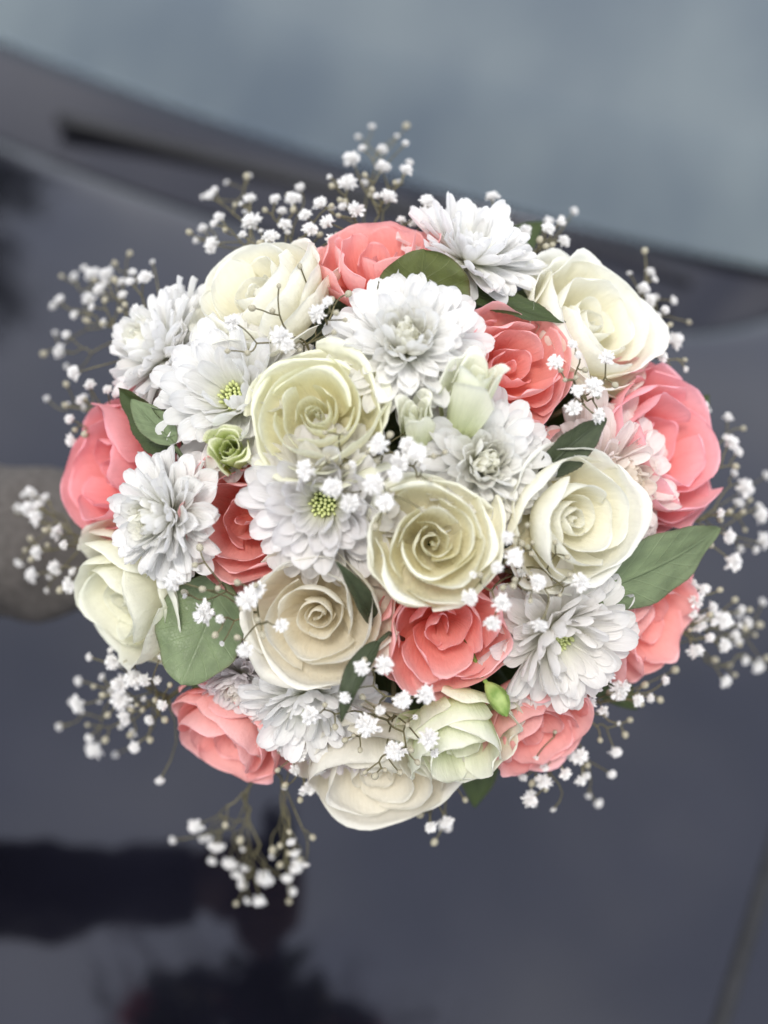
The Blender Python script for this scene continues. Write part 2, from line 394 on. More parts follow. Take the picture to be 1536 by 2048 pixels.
# ------------------------------------------------------------------ bouquet frame
BC = CAM + (FWD + RIGHT * ((785 - 768) / 1024 * TANV) + UPV * ((1024 - 1020) / 1024 * TANV)) * 0.5
BX, BY, BZ = RIGHT.copy(), UPV.copy(), -FWD
BM = Matrix(((BX.x, BY.x, BZ.x, BC.x), (BX.y, BY.y, BZ.y, BC.y), (BX.z, BY.z, BZ.z, BC.z), (0, 0, 0, 1)))
BMI = BM.inverted()
DR, DH = 0.150, 0.082
def dome(r): return max(DH * (1 - (r / DR) ** 2.2), -0.06)
def place(px, py, lift=0.0):
    """point of the flower dome (plus lift along its axis) that lies under a spot of the picture, in bouquet coordinates"""
    d = FWD + RIGHT * ((px - 768) / 1024 * TANV) + UPV * ((1024 - py) / 1024 * TANV)
    lo, hi = 0.25, 0.9
    for _ in range(40):
        s = (lo + hi) / 2; q = BMI @ (CAM + d * s)
        if q.z > dome(math.hypot(q.x, q.y)) + lift: lo = s
        else: hi = s
    return BMI @ (CAM + d * s)
def mpp(q): return (0.5 - q.z) * TANV / 1024
def dnormal(q, k=0.8):
    r = math.hypot(q.x, q.y)
    if r < 1e-6: return V((0, 0, 1))
    sl_ = 2.2 * DH / DR * min(r / DR, 1.15) ** 1.2 * k
    return V((q.x / r * sl_, q.y / r * sl_, 1)).normalized()
def frame(loc, axis, spin, scale):
    z = axis.normalized(); x = V((1, 0, 0)) - z * z.x
    x = x.normalized() if x.length > .05 else V((0, 1, 0))
    y = z.cross(x)
    M = Matrix(((x.x, y.x, z.x, loc.x), (x.y, y.y, z.y, loc.y), (x.z, y.z, z.z, loc.z), (0, 0, 0, 1)))
    return BM @ M @ Matrix.Rotation(spin, 4, 'Z') @ Matrix.Scale(scale, 4)
HDIR = V((-0.20, -0.25, -1.0)).normalized()          # handle runs away from the heads (bouquet coordinates)
TIE = V((-0.012, -0.012, -0.085))

def add_stem(root, rng, rad=0.0022, mat=STEM):
    """stem of one flower, from its base to the tie point inside the handle"""
    mw = root.matrix_world; p0 = BMI @ mw.translation
    ax = (BMI.to_3x3() @ (mw.to_3x3() @ V((0, 0, 1)))).normalized()
    off = V((rng.uniform(-1, 1), rng.uniform(-1, 1), 0)) * 0.008
    p3 = TIE + off + HDIR * 0.03
    p1 = p0 - ax * 0.03; p2 = TIE + off - HDIR * 0.03
    pts = []
    for k in range(9):
        t = k / 8; pts.append(p0 * (1 - t) ** 3 + p1 * 3 * t * (1 - t) ** 2 + p2 * 3 * t * t * (1 - t) + p3 * t ** 3)
    inv = mw.inverted() @ BM; sc = mw.to_scale().x
    b = MB(); b.tube([inv @ p for p in pts], rad / sc, 6); obj('stem', b.mesh('stem', mat), root)

# ------------------------------------------------------------------ petals
SROW = [0, .12, .26, .40, .53, .64, .73, .80, .85, .89, .925, .955, .98, 1.0]
def cup_petal(rng, az, rho, H, hw, bulge, curl, ecurl, wav, spiral, point=0.0, base=0.05, nu=16, notch=0.0, belly=0.7, roll=0.8):
    """curl = radius of the rolled rim, roll = how far it rolls over (radians)"""
    p1, p2, p3, p4 = (rng.uniform(0, 6.28) for _ in range(4))
    verts, uvs = [], []
    tilt = rng.uniform(-0.05, 0.05); SB = 0.84
    al0 = math.atan2(H * (1 - belly), rho * (1 - bulge) + 1e-6)          # slope of the body where the roll sets in
    for v in SROW:
        for i in range(nu + 1):
            u = i / nu * 2 - 1; au = abs(u)
            top = 1 - 0.24 * au ** 3.0 + point * max(0, 1 - au * 1.8) ** 2 - notch * math.exp(-(u / 0.25) ** 2) + 0.02 * sin(u * 5 + p3)
            s = min(v, SB) / SB * (1 - (1 - top) * v); q = 1 - s
            r = base * q ** 3 + 3 * s * q * q * rho * 0.85 + 3 * s * s * q * rho * bulge + s ** 3 * rho
            z = 3 * s * s * q * H * belly + s ** 3 * H
            k = max(0.0, (v - SB) / (1 - SB))
            if k > 0:
                rl = roll * (1 + 0.35 * sin(u * 2.6 + p4)) * (1 - 0.25 * au); a1 = al0 - rl * k; cr = curl * (1 + 0.3 * sin(u * 3.3 + p1))
                r += cr * (sin(al0) - sin(a1)); z += cr * (cos(a1) - cos(al0))
            e = max(0.0, (au - 0.5) / 0.5) * min(1, v * 1.6)
            r += ecurl * e * e; z -= ecurl * 0.5 * e * e
            r += wav * v * v * (sin(u * 3.6 + p1) + 0.4 * sin(u * 8 + p2) * v)
            z += wav * 0.7 * v * v * (sin(u * 3.0 + p2) + 0.35 * sin(u * 9 + p4) * v) + tilt * u * s
            r *= 1 + spiral * u
            ang = az + u * hw * (0.55 + 0.45 * min(1, s) ** 0.6)
            verts.append((r * cos(ang), r * sin(ang), z)); uvs.append((i / nu, min(1, max(0, v * 0.8 + 0.2 * s))))
    nv = len(SROW) - 1
    faces = [(j * (nu + 1) + i, j * (nu + 1) + i + 1, (j + 1) * (nu + 1) + i + 1, (j + 1) * (nu + 1) + i) for j in range(nv) for i in range(nu)]
    return verts, faces, uvs

def sepals_mesh():
    b = MB()
    for k in range(5):
        az = k * 2 * pi / 5
        def f(u, v):
            wd = 0.16 * sin(pi * min(1, v * 0.9 + 0.1)) ** 0.8 * (1 - v * .3); r = 0.10 + 0.42 * v; z = -0.04 + 0.10 * v * v
            x, y = r, (u - .5) * 2 * wd
            return V((x * cos(az) - y * sin(az), x * sin(az) + y * cos(az), z + 0.05 * abs(u - .5)))
        b.grid(f, 2, 5)
    b.tube([(0, 0, -0.22), (0, 0, -0.12), (0, 0, -0.04), (0, 0, -.02)], [0.07, 0.13, 0.14, 0.06], 8)
    return b.mesh('calyx', CALYX)
SEPALS = sepals_mesh()

def rose(px, py, dpx, mat, label, group, seed, axis=None, lift=0.0, kind='rose', tint=(1, 1, 1), n=None, tiltk=0.8, openk=1.0, hk=1.0):
    rng = random.Random(seed)
    q = place(px, py, lift); ax = V(axis).normalized() if axis else dnormal(q, tiltk)
    S = dpx / 2 * mpp(q) * 1.13
    Ht = 0.86 * hk
    loc = q - ax * (Ht * S * 0.8)
    root = empty('rose', frame(loc, ax, rng.uniform(0, 6.28), S))
    tag(root, label, 'rose', group)
    P = []
    U = rng.uniform
    if kind == 'rose':                                    # tight spiral heart
        nb, nr, no = 7, 6, 8
        for i in range(nb):
            t = i / (nb - 1)
            P.append(dict(rho=lerp(0.02, 0.30, t ** 0.9), H=lerp(0.68, 0.74, t) + U(-.03, .03), hw=lerp(2.4, 1.2, t), bulge=lerp(1.9, 1.18, t ** .5), curl=0.015 + .015 * t, roll=U(.2, 1.1), ecurl=U(0, .03), wav=U(.012, .03), spiral=0.26, belly=0.82))
        for i in range(nr):
            t = i / (nr - 1)
            P.append(dict(rho=lerp(0.42, 0.68, t), H=lerp(0.88, 0.90, t) + U(-.04, .04), hw=U(1.05, 1.5), bulge=1.09, curl=U(.03, .055), roll=U(.4, 1.9) * openk, ecurl=U(0, .07), wav=U(.02, .05), spiral=U(.08, .18), point=U(0, .05), belly=0.79))
        for i in range(no):
            t = i / (no - 1)
            P.append(dict(rho=lerp(0.74, 0.95, t), H=lerp(0.82, 0.48, t) + U(-.05, .05), hw=U(.9, 1.15), bulge=lerp(1.05, 0.94, t), curl=U(.04, .08), roll=U(.6, 2.3) * openk, ecurl=U(.02, .12), wav=U(.02, .055), spiral=U(.03, .10), point=rng.choice((0, 0.06, 0.15)), belly=0.77))
    elif kind == 'open':                                   # few broad petals, hollow heart
        nb, nr, no = 6, 5, 8
        for i in range(nb):
            t = i / (nb - 1)
            P.append(dict(rho=lerp(0.04, 0.28, t), H=lerp(0.64, 0.72, t), hw=lerp(2.3, 1.5, t), bulge=lerp(1.9, 1.15, t ** .5), curl=0.02, roll=U(.2, .7), ecurl=0.012, wav=0.018, spiral=0.22, belly=0.8))
        for i in range(nr):
            t = i / (nr - 1)
            P.append(dict(rho=lerp(0.40, 0.66, t), H=lerp(0.84, 0.88, t), hw=lerp(1.5, 1.25, t), bulge=1.12, curl=lerp(0.03, 0.05, t), roll=U(.4, 1.2) * openk, ecurl=U(.01, .04), wav=U(.02, .05), spiral=0.14, point=U(0, .05), belly=0.8))
        for i in range(no):
            t = i / (no - 1)
            P.append(dict(rho=lerp(0.76, 0.97, t), H=lerp(0.80, 0.42, t), hw=lerp(1.15, 0.95, t), bulge=lerp(1.06, 0.94, t), curl=U(.045, .08), roll=U(.5, 2.0) * openk, ecurl=U(.02, .11), wav=U(.025, .055), spiral=0.06, point=rng.choice((0, 0.04, 0.12)), belly=0.77))
    elif kind == 'bloom':                                  # fuller, rounder petals, loose heart
        nb, nr, no = 4, 6, 9
        for i in range(nb):
            t = i / max(1, nb - 1)
            P.append(dict(rho=lerp(0.12, 0.34, t), H=lerp(0.56, 0.66, t), hw=lerp(1.6, 1.3, t), bulge=1.2, curl=0.02, roll=U(.1, .5), ecurl=0.02, wav=0.045, spiral=0.26, belly=0.82))
        for i in range(nr):
            t = i / (nr - 1)
            P.append(dict(rho=lerp(0.46, 0.74, t), H=lerp(0.84, 0.82, t), hw=lerp(1.25, 1.05, t), bulge=1.10, curl=U(.03, .05), roll=U(.1, .6) * openk, ecurl=U(.01, .06), wav=U(.04, .085), spiral=0.14, notch=rng.choice((0, 0.06)), belly=0.78))
        for i in range(no):
            t = i / (no - 1)
            P.append(dict(rho=lerp(0.78, 1.0, t), H=lerp(0.72, 0.36, t), hw=lerp(1.0, 0.85, t), bulge=lerp(1.04, 0.95, t), curl=U(.03, .06), roll=U(.1, .9) * openk, ecurl=U(.01, .08), wav=U(.035, .08), spiral=0.07, notch=rng.choice((0, 0.05)), belly=0.74))
    az = 0.0
    for i, p in enumerate(P):
        jt = 0.2 if i < nb else 0.42
        az += 2.4 + U(-jt, jt)
        p['H'] *= hk * U(0.94, 1.05); p['rho'] *= U(0.95, 1.04); p['hw'] *= U(0.88, 1.12)
        if i < 3: p['base'] = 0.01
        vv, ff, uu = cup_petal(rng, az, **p)
        amp = lerp(0.018, 0.055, i / len(P)); sh = V((seed * 3.1, i * 0.37, 0)); a2 = lerp(0.004, 0.014, i / len(P))
        vv = [V(v_) + noise.noise_vector(V(v_) * 2.6 + sh) * amp * min(1, 2 * v_[2] + 0.05) + noise.noise_vector(V(v_) * 7.0 + sh) * a2 for v_ in vv]   # limp, uneven
        o = obj('petal', mesh('petal', vv, ff, uu, True, mat), root); o.color = (*tint, 1)
    obj('calyx', SEPALS, root)
    add_stem(root, rng)
    return root

# chrysanthemum petals: a few shapes shared by all
def mum_petal(c, cup, wd, tipw, twist=0.0, nu=4, nv=9):
    verts, uvs = [], []
    for x in (0, .2, .4, .58, .72, .82, .89, .945, .98, 1.0):
        j = x
        h = wd * (0.40 + 0.60 * sin(min(1, x / 0.62) * pi / 2))
        xe = 1 - wd * 1.5
        if x > xe: h *= math.sqrt(max(0.0, 1 - ((x - xe) / (1 - xe) * 0.985) ** 2))
        for i in range(nu + 1):
            u = i / nu * 2 - 1
            y = u * h; z = c * x * x + cup * u * u * h / wd * (0.35 + 0.65 * x) * (1.0) + twist * u * x
            z += 0.012 * cos(u * pi * 2) * x
            verts.append((x, y, z)); uvs.append((i / nu, x))
    faces = [(j * (nu + 1) + i, j * (nu + 1) + i + 1, (j + 1) * (nu + 1) + i + 1, (j + 1) * (nu + 1) + i) for j in range(nv) for i in range(nu)]
    return mesh('petal', verts, faces, uvs, True, MUM)
MUM_OUT = [mum_petal(c, k, w_, 1.0, tw) for c, k, w_, tw in ((0.08, 0.07, .155, 0), (0.16, 0.09, .145, .03), (-0.04, 0.06, .165, -.03), (0.03, 0.11, .135, .04), (0.24, 0.10, .15, -.04))]
MUM_MID = [mum_petal(c, k, w_, 1.0, tw) for c, k, w_, tw in ((0.34, 0.14, .19, 0), (0.46, 0.16, .18, .03), (0.24, 0.13, .20, -.03))]
MUM_IN = [mum_petal(c, k, w_, 1.0, tw) for c, k, w_, tw in ((0.55, 0.22, .25, 0), (0.75, 0.25, .24, .04), (0.42, 0.20, .26, -.04))]
def eye_mesh(rng):
    b = MB()
    for k in range(34):
        r = 0.19 * math.sqrt((k + .5) / 34) * rng.uniform(.9, 1.08); th = k * 2.4
        c = V((r * cos(th), r * sin(th), 0.10 - 1.2 * r * r)); h = 0.03 + .05 * rng.random() + .04 * (r > .12)
        d = V((c.x * 2.2, c.y * 2.2, 1)).normalized()
        b.tube([c - d * .04, c + d * h * .6, c + d * h], [0.022, 0.030, 0.014], 5)
    return b.mesh('eye', EYE)
EYES = [eye_mesh(random.Random(k)) for k in range(2)]

def mum(px, py, dpx, style, label, seed, axis=None, lift=0.0, tint=(1, 1, 1), tiltk=0.8, droop=0.0):
    rng = random.Random(seed)
    q = place(px, py, lift); ax = V(axis).normalized() if axis else dnormal(q, tiltk)
    S = dpx / 2 * mpp(q) * 1.11
    root = empty('chrysanthemum', frame(q - ax * (0.30 * S), ax, rng.uniform(0, 6.28), S))
    tag(root, label, 'chrysanthemum', 'white chrysanthemums in the bouquet')
    if style == 'daisy':
        rows = [(22, 1.03, -6, .12), (22, 0.98, 4, .13), (21, 0.91, 14, .13), (19, 0.82, 24, .14), (16, 0.70, 35, .14), (11, 0.55, 47, .15)]
        eye = True
    else:
        rows = [(23, 1.03, -10, .08), (23, 0.99, 0, .08), (22, 0.93, 10, .08), (21, 0.86, 20, .08), (20, 0.77, 30, .08), (18, 0.67, 40, .07), (16, 0.57, 50, .07), (14, 0.47, 59, .06), (12, 0.38, 67, .05), (9, 0.30, 75, .04)]
        eye = False
    for j, (cnt, ln, el, rb) in enumerate(rows):
        t = j / (len(rows) - 1); az0 = rng.uniform(0, 6.28)
        pool = MUM_OUT if t < 0.45 else (MUM_MID if (t < 0.75 or style == 'daisy') else MUM_IN)
        for k in range(cnt):
            az = az0 + 2 * pi * k / cnt + rng.uniform(-0.12, 0.12)
            e = radians(el - droop * (1 - t) + rng.uniform(-10, 10)); l_ = ln * rng.uniform(0.86, 1.08)
            zb = 0.02 + 0.10 * t
            M = Matrix.Translation((rb * cos(az), rb * sin(az), zb)) @ Matrix.Rotation(az, 4, 'Z') @ Matrix.Rotation(-e, 4, 'Y') @ Matrix.Rotation(rng.uniform(-.4, .4), 4, 'X') @ Matrix.Diagonal((l_, max(l_, 0.45) * rng.uniform(0.9, 1.15), l_, 1))
            o = obj('petal', rng.choice(pool), root, M)
            yl = max(0, t - 0.5) * 2 if not eye else 0
            o.color = (tint[0], tint[1], tint[2] * (1 - 0.16 * yl), 1)
    if eye: obj('eye', rng.choice(EYES), root, Matrix.Translation((0, 0, 0.09)) @ Matrix.Scale(0.85, 4))
    else: obj('eye', rng.choice(EYES), root, Matrix.Translation((0, 0, 0.10)) @ Matrix.Scale(0.45, 4))
    b = MB(); b.tube([(0, 0, -0.12), (0, 0, -0.05), (0, 0, 0.06)], [0.06, 0.16, 0.18], 10); obj('calyx', b.mesh('calyx', CALYX), root)
    add_stem(root, rng, 0.0018)
    return root

def lisianthus(base, mouth, wpx, mat, label, seed, lb=0.0, lm=0.0, n=9, flare=1.0, name='lisianthus', tight=1.0, ruf=0.0):
    """half-open bud: base and mouth spots in the picture with their lifts"""
    rng = random.Random(seed)
    p0, p1 = place(*base, lb), place(*mouth, lm)
    ax = p1 - p0; Lh = ax.length; S = wpx / 2 * mpp(p1)
    root = empty(name, frame(p0, ax, rng.uniform(0, 6.28), S))
    tag(root, label, 'lisianthus', 'pale green lisianthus in the bouquet')
    hh = Lh / S
    az = 0
    for i in range(n):
        t = i / (n - 1); az += 2.25 + rng.uniform(-.2, .2)
        vv, ff, uu = cup_petal(rng, az, lerp(0.16, 0.74, t) * tight, hh * lerp(0.92, 1.0, t) * rng.uniform(.95, 1.05), lerp(1.9, 0.95, t), 0.95, lerp(.05, .16, t) * flare, 0.06 * flare, lerp(0.04, 0.08, t), 0.16, 0.0, 0.06, belly=0.62, roll=lerp(.5, 1.3, t))
        if ruf:
            pr = rng.uniform(0, 6)
            vv = [((x_ * (1 + ruf * (z_ / hh) ** 3 * sin(a_ * 13 + pr)), y_ * (1 + ruf * (z_ / hh) ** 3 * sin(a_ * 13 + pr)), z_ + ruf * .5 * (z_ / hh) ** 3 * sin(a_ * 9 + pr)) if z_ > 0 else (x_, y_, z_)) for (x_, y_, z_) in vv for a_ in (math.atan2(y_, x_),)]
        obj('petal', mesh('petal', vv, ff, uu, True, mat), root)
    b = MB()
    for k in range(5):
        a_ = k * 2 * pi / 5
        b.tube([(0.12 * cos(a_), 0.12 * sin(a_), -.1), (.30 * cos(a_), .30 * sin(a_), hh * .12), (.40 * cos(a_), .40 * sin(a_), hh * .26)], [.09, .05, .012], 5)
    b.tube([(0, 0, -.5), (0, 0, -.15), (0, 0, .1)], [0.10, .2, .30], 8)
    obj('calyx', b.mesh('calyx', CALYX), root)
    add_stem(root, rng, 0.0016, STEM)
    return root

def leaf(base, tip, wpx, mat, label, seed, rnd=0.75, lb=0.0, lt=0.0, roll=0.0, fold=0.25, bend=0.0, serr=0.02, shape=0.8, name='leaf', group=None, up=None, curlx=0.0):
    rng = random.Random(seed)
    p0 = V(base) if len(base) == 3 else place(*base, lb)
    p1 = V(tip) if len(tip) == 3 else place(*tip, lt)
    y = (p1 - p0); Ln = y.length; y.normalize()
    n_ = V(up) if up else dnormal((p0 + p1) / 2, 0.7)
    n_ = (n_ - y * n_.dot(y)).normalized(); n_ = Matrix.Rotation(roll, 3, y) @ n_
    x = y.cross(n_)
    W = wpx / 2 * mpp((p0 + p1) / 2)
    M = BM @ Matrix(((x.x, y.x, n_.x, p0.x), (x.y, y.y, n_.y, p0.y), (x.z, y.z, n_.z, p0.z), (0, 0, 0, 1)))
    root = empty(name, M)
    tag(root, label, 'leaf', group)
    b = MB()
    ph = rng.uniform(0, 6)
    def f(u, v):
        uu = u * 2 - 1
        hw = W * (sin(pi * min(1.0, v) ** shape) ** rnd) * (1 - 0.12 * v) + 1e-5
        hw *= 1 + serr * (abs(((v * 17) % 1) - .5) * 2 - .5) * (1 if 0.05 < v < 0.97 else 0)
        c = fold * abs(uu) * hw + 0.10 * W * sin(uu * 2.5 + v * 5 + ph) * abs(uu) * .5 + curlx * uu * uu * hw
        z = c + bend * Ln * sin(pi * v) + 0.03 * Ln * sin(v * 5 + ph) + 0.05 * W * sin(v * 21 + ph * 2 + uu * 2) * abs(uu) ** 2 - 0.10 * W * max(0, abs(uu) - .7) * sin(v * 8 + ph)
        return V((uu * hw, v * Ln, z))
    b.grid(f, 12, 51)
    obj('blade', b.mesh('blade', mat), root)
    b = MB(); b.tube([f(.5, k / 12 * .97) + V((0, 0, -0.0002)) for k in range(13)], [0.0008 * (1.05 - k / 12) + .00015 for k in range(13)], 6)
    b.tube([V((0, 0.001, 0)), V((0, -0.004, -0.006)), V((0, -0.005, -0.022))], 0.0009, 6)
    obj('midrib', b.mesh('midrib', mat), root)
    return root

# baby's breath -----------------------------------------------------------
def floret_mesh(seed):
    rng = random.Random(seed); b = MB()
    n = 64
    for k in range(n):
        z = 1 - 1.35 * (k + .5) / n; th = k * 2.39996 + rng.uniform(-.25, .25)
        rr = math.sqrt(max(0, 1 - z * z)); d = V((rr * cos(th), rr * sin(th), z)).normalized()
        l_ = rng.uniform(0.66, 1.12); s_ = d.orthogonal().normalized(); s_ = Matrix.Rotation(rng.uniform(0, 6.28), 3, d) @ s_; t_ = d.cross(s_)
        w_ = rng.uniform(0.12, 0.22); o0 = d * 0.25
        pts = [o0 - s_ * .06, o0 + s_ * .06, d * l_ * .72 - s_ * w_ + t_ * .05, d * l_ * .80 + t_ * -.06, d * l_ * .72 + s_ * w_ + t_ * .05, d * l_ - s_ * w_ * .6 + t_ * .12, d * l_ * .93 + t_ * .03, d * l_ + s_ * w_ * .6 + t_ * .12]
        b.add(pts, [(0, 1, 3), (0, 3, 2), (1, 4, 3), (2, 3, 6, 5), (3, 4, 7, 6)])
    b.tube([(0, 0, -.75), (0, 0, -.4), (0, 0, 0.1)], [0.10, .30, .5], 8)
    return b.mesh('floret', BREATH, smooth=False)
FLORETS = [floret_mesh(k) for k in range(4)]
def bud_mesh(seed):
    rng = random.Random(seed); b = MB()
    def f(u, v):
        th = u * 2 * pi; ph_ = v * pi
        r = sin(ph_) * (1 + 0.10 * cos(5 * th)) * (1 if v < .6 else 1 - .25 * (v - .6))
        return V((r * cos(th), r * sin(th), -cos(ph_) * 1.2))
    b.grid(f, 10, 7)
    return b.mesh('bud', BUDM)
BUDS = [bud_mesh(0)]

def spray(label, florets, buds, seed, root=None, lift=0.012, extra=0.7, fs=1.0, pull=0.16, depth=0.06, small=0.0):
    """florets (x, y, size in px[, lift]); buds (x, y[, lift]); stems branch from one root"""
    rng = random.Random(seed)
    tips = []
    for f in florets:
        lf = f[3] if len(f) > 3 else lift + rng.uniform(-0.004, 0.006)
        tips.append((place(f[0], f[1], lf), 'f', f[2] * fs))
    for k in range(int(len(florets) * small)):
        f = rng.choice(florets)
        tips.append((place(f[0] + max(-46, min(46, rng.gauss(0, 32))), f[1] + max(-46, min(46, rng.gauss(0, 32))), lift + rng.uniform(-0.02, 0.004)), 'f', rng.uniform(11, 24)))
    for k in range(int(len(florets) * extra)):
        f = rng.choice(florets)
        buds = buds + [(f[0] + max(-48, min(48, rng.gauss(0, 36))), f[1] + max(-48, min(48, rng.gauss(0, 36))))]
    for f in buds:
        lf = f[2] if len(f) > 2 else lift + rng.uniform(-0.010, 0.004)
        tips.append((place(f[0], f[1], lf), 'b', rng.uniform(9, 15)))
    c = V((0, 0, 0))
    for t in tips: c += t[0]
    c /= len(tips)
    rt = place(*root) if root else c * 0.82
    rt = rt - V((0, 0, depth))
    MW = BM @ Matrix.Translation(rt)
    ro = empty('baby_breath_spray', MW)
    tag(ro, label, 'baby breath', 'sprays of white baby breath in the bouquet')
    b = MB()
    nodes = [dict(p=t[0].copy(), n=1) for t in tips]
    conn = {}
    act = list(range(len(nodes)))
    while len(act) > 1:
        best = None
        for i in range(len(act)):
            for j in range(i + 1, len(act)):
                d = (nodes[act[i]]['p'] - nodes[act[j]]['p']).length
                if best is None or d < best[0]: best = (d, i, j)
        d, i, j = best; A, B_ = act[i], act[j]
        m_ = (nodes[A]['p'] * nodes[A]['n'] + nodes[B_]['p'] * nodes[B_]['n']) / (nodes[A]['n'] + nodes[B_]['n'])
        to = rt - m_
        jp = m_ + to.normalized() * min(to.length * 0.6, max(d * 0.55, to.length * pull)) + V((rng.gauss(0, 1), rng.gauss(0, 1), rng.gauss(0, 1))) * d * 0.05
        nodes.append(dict(p=jp, n=nodes[A]['n'] + nodes[B_]['n']))
        K = len(nodes) - 1; conn[A] = K; conn[B_] = K
        act = [x for x in act if x not in (A, B_)] + [K]
    top = act[0]
    nodes.append(dict(p=rt, n=99)); conn[top] = len(nodes) - 1
    for k, pnode in conn.items():
        p0, p1 = nodes[k]['p'], nodes[pnode]['p']; d = (p1 - p0).length
        bend = V((rng.gauss(0, 1), rng.gauss(0, 1), rng.gauss(0, 1))) * d * 0.07
        r0 = 0.00022 + 0.00008 * math.sqrt(nodes[k]['n']); r0 = min(r0, 0.00055)
        pts = [p0.lerp(p1, x) + bend * sin(pi * x) - rt for x in (0, .25, .5, .75, 1)]
        b.tube(pts, r0, 5, cap=False)
    off = V((rng.uniform(-1, 1), rng.uniform(-1, 1), 0)) * 0.01
    e = TIE + off
    b.tube([V((0, 0, 0)), (e - rt) * .5 + V((0, 0, .01)), e - rt, e + HDIR * .03 - rt], 0.0011, 5)
    obj('stem', b.mesh('stem', TWIG), ro)
    for idx, (p, kind, s) in enumerate(tips):
        par = nodes[conn[idx]]['p']; d = (p - par).normalized()
        sc = s / 2 * mpp(p)
        if kind == 'f':
            d = (d + dnormal(p, .9) * 0.9 + V((rng.gauss(0, .25), rng.gauss(0, .25), 0))).normalized()
            M = Matrix.Translation(p - rt) @ d.to_track_quat('Z', 'Y').to_matrix().to_4x4() @ Matrix.Rotation(rng.uniform(0, 6.28), 4, 'Z') @ Matrix.Diagonal((sc, sc, sc * rng.uniform(.75, 1.0), 1))
            obj('floret', rng.choice(FLORETS), ro, M)
        else:
            M = Matrix.Translation(p - rt) @ d.to_track_quat('Z', 'Y').to_matrix().to_4x4() @ Matrix.Scale(sc, 4)
            obj('bud', BUDS[0], ro, M)
    return ro

# ------------------------------------------------------------------ the flowers
GC, GW = 'coral roses in the bouquet', 'cream and white roses in the bouquet'
rose(505, 575, 300, IVORY, 'large ivory rose at the rim beside the coral rose by the windscreen', GW, 11, axis=(-0.50, 0.62, 0.72), lift=0.004, kind='open')
rose(630, 825, 270, CREAM, 'yellowish cream rose with tight spiral heart below the daisy-eyed white chrysanthemum', GW, 12, axis=(-0.12, 0.22, 1), lift=0.014, tint=(0.99, 1.0, 0.955))
rose(868, 1085, 262, CREAM, 'cream spiral rose with pointed outer petals above the central coral rose', GW, 13, axis=(0.05, 0.02, 1), lift=0.014, tint=(1, 1, 1))
rose(1160, 1040, 285, IVORY, 'creamy white rose with a folded middle petal beside the long pale leaf', GW, 14, axis=(0.50, -0.12, 1), lift=0.014, kind='open')
rose(1195, 640, 290, IVORY, 'wide open ivory rose next to the dark serrated leaf', GW, 15, axis=(0.60, 0.42, 0.85), lift=0.0, kind='open')
rose(238, 1205, 295, IVORY, 'ivory rose turned outward under the coral rose by the sleeve', GW, 16, axis=(-0.80, -0.42, 0.62), lift=-0.002, kind='open', tint=(.97, .98, .93))
rose(632, 1235, 280, BEIGE, 'beige cream rose with upright spiral heart beside the broad round leaf', GW, 17, axis=(-0.10, -0.12, 1), lift=0.008, kind='open')
rose(750, 1555, 310, BEIGE, 'beige rose hanging low at the bottom rim below the curled dark leaf', GW, 18, axis=(-0.05, -0.70, 0.75), lift=-0.002, kind='open')
rose(762, 500, 262, CORAL, 'coral rose at the rim behind the round olive leaf', GC, 21, axis=(0.0, 0.85, 0.68), lift=0.002, kind='bloom')
rose(1035, 735, 262, CORAL, 'coral rose behind the tubular green-white lisianthus', GC, 22, axis=(0.35, 0.15, 1), lift=-0.002, kind='bloom')
rose(1338, 890, 322, CORAL, 'big ruffled coral rose at the rim next to the pink-tinged chrysanthemum', GC, 23, axis=(0.62, 0.12, 0.85), lift=-0.004, kind='bloom', tint=(1, .95, 1.05))
rose(208, 935, 300, CORAL, 'deep coral rose at the rim beside the folded two-tone leaf', GC, 24, axis=(-0.80, 0.05, 0.66), lift=-0.006, kind='bloom', tint=(.94, .78, .86))
rose(484, 1035, 280, CORAL, 'coral rose squeezed between two chrysanthemums under the lime bud', GC, 25, axis=(-0.08, -0.05, 1), lift=-0.003, kind='bloom')
rose(888, 1265, 280, CORAL, 'central coral rose with cupped heart below the pointed cream rose', GC, 26, axis=(0.08, -0.25, 1), lift=0.002, kind='bloom')
rose(1312, 1252, 270, CORAL, 'coral rose half hidden under the long pale leaf', GC, 27, axis=(0.68, -0.42, 0.75), lift=-0.006, kind='bloom', tint=(1, 1, 1))
rose(450, 1490, 250, CORAL, 'loose coral rose at the bottom rim below the broad round leaf', GC, 28, axis=(-0.45, -0.75, 0.62), lift=-0.004, kind='bloom')
rose(1076, 1474, 262, CORAL, 'coral rose at the bottom rim beside the hanging lisianthus', GC, 29, axis=(0.40, -0.65, 0.75), lift=-0.002, kind='bloom')
rose(1085, 1195, 170, CORAL, 'small coral rose sunk in the gap between cream roses', GC, 30, axis=(0.2, -0.1, 1), lift=-0.026, kind='bloom', tint=(.95, .9, .9))

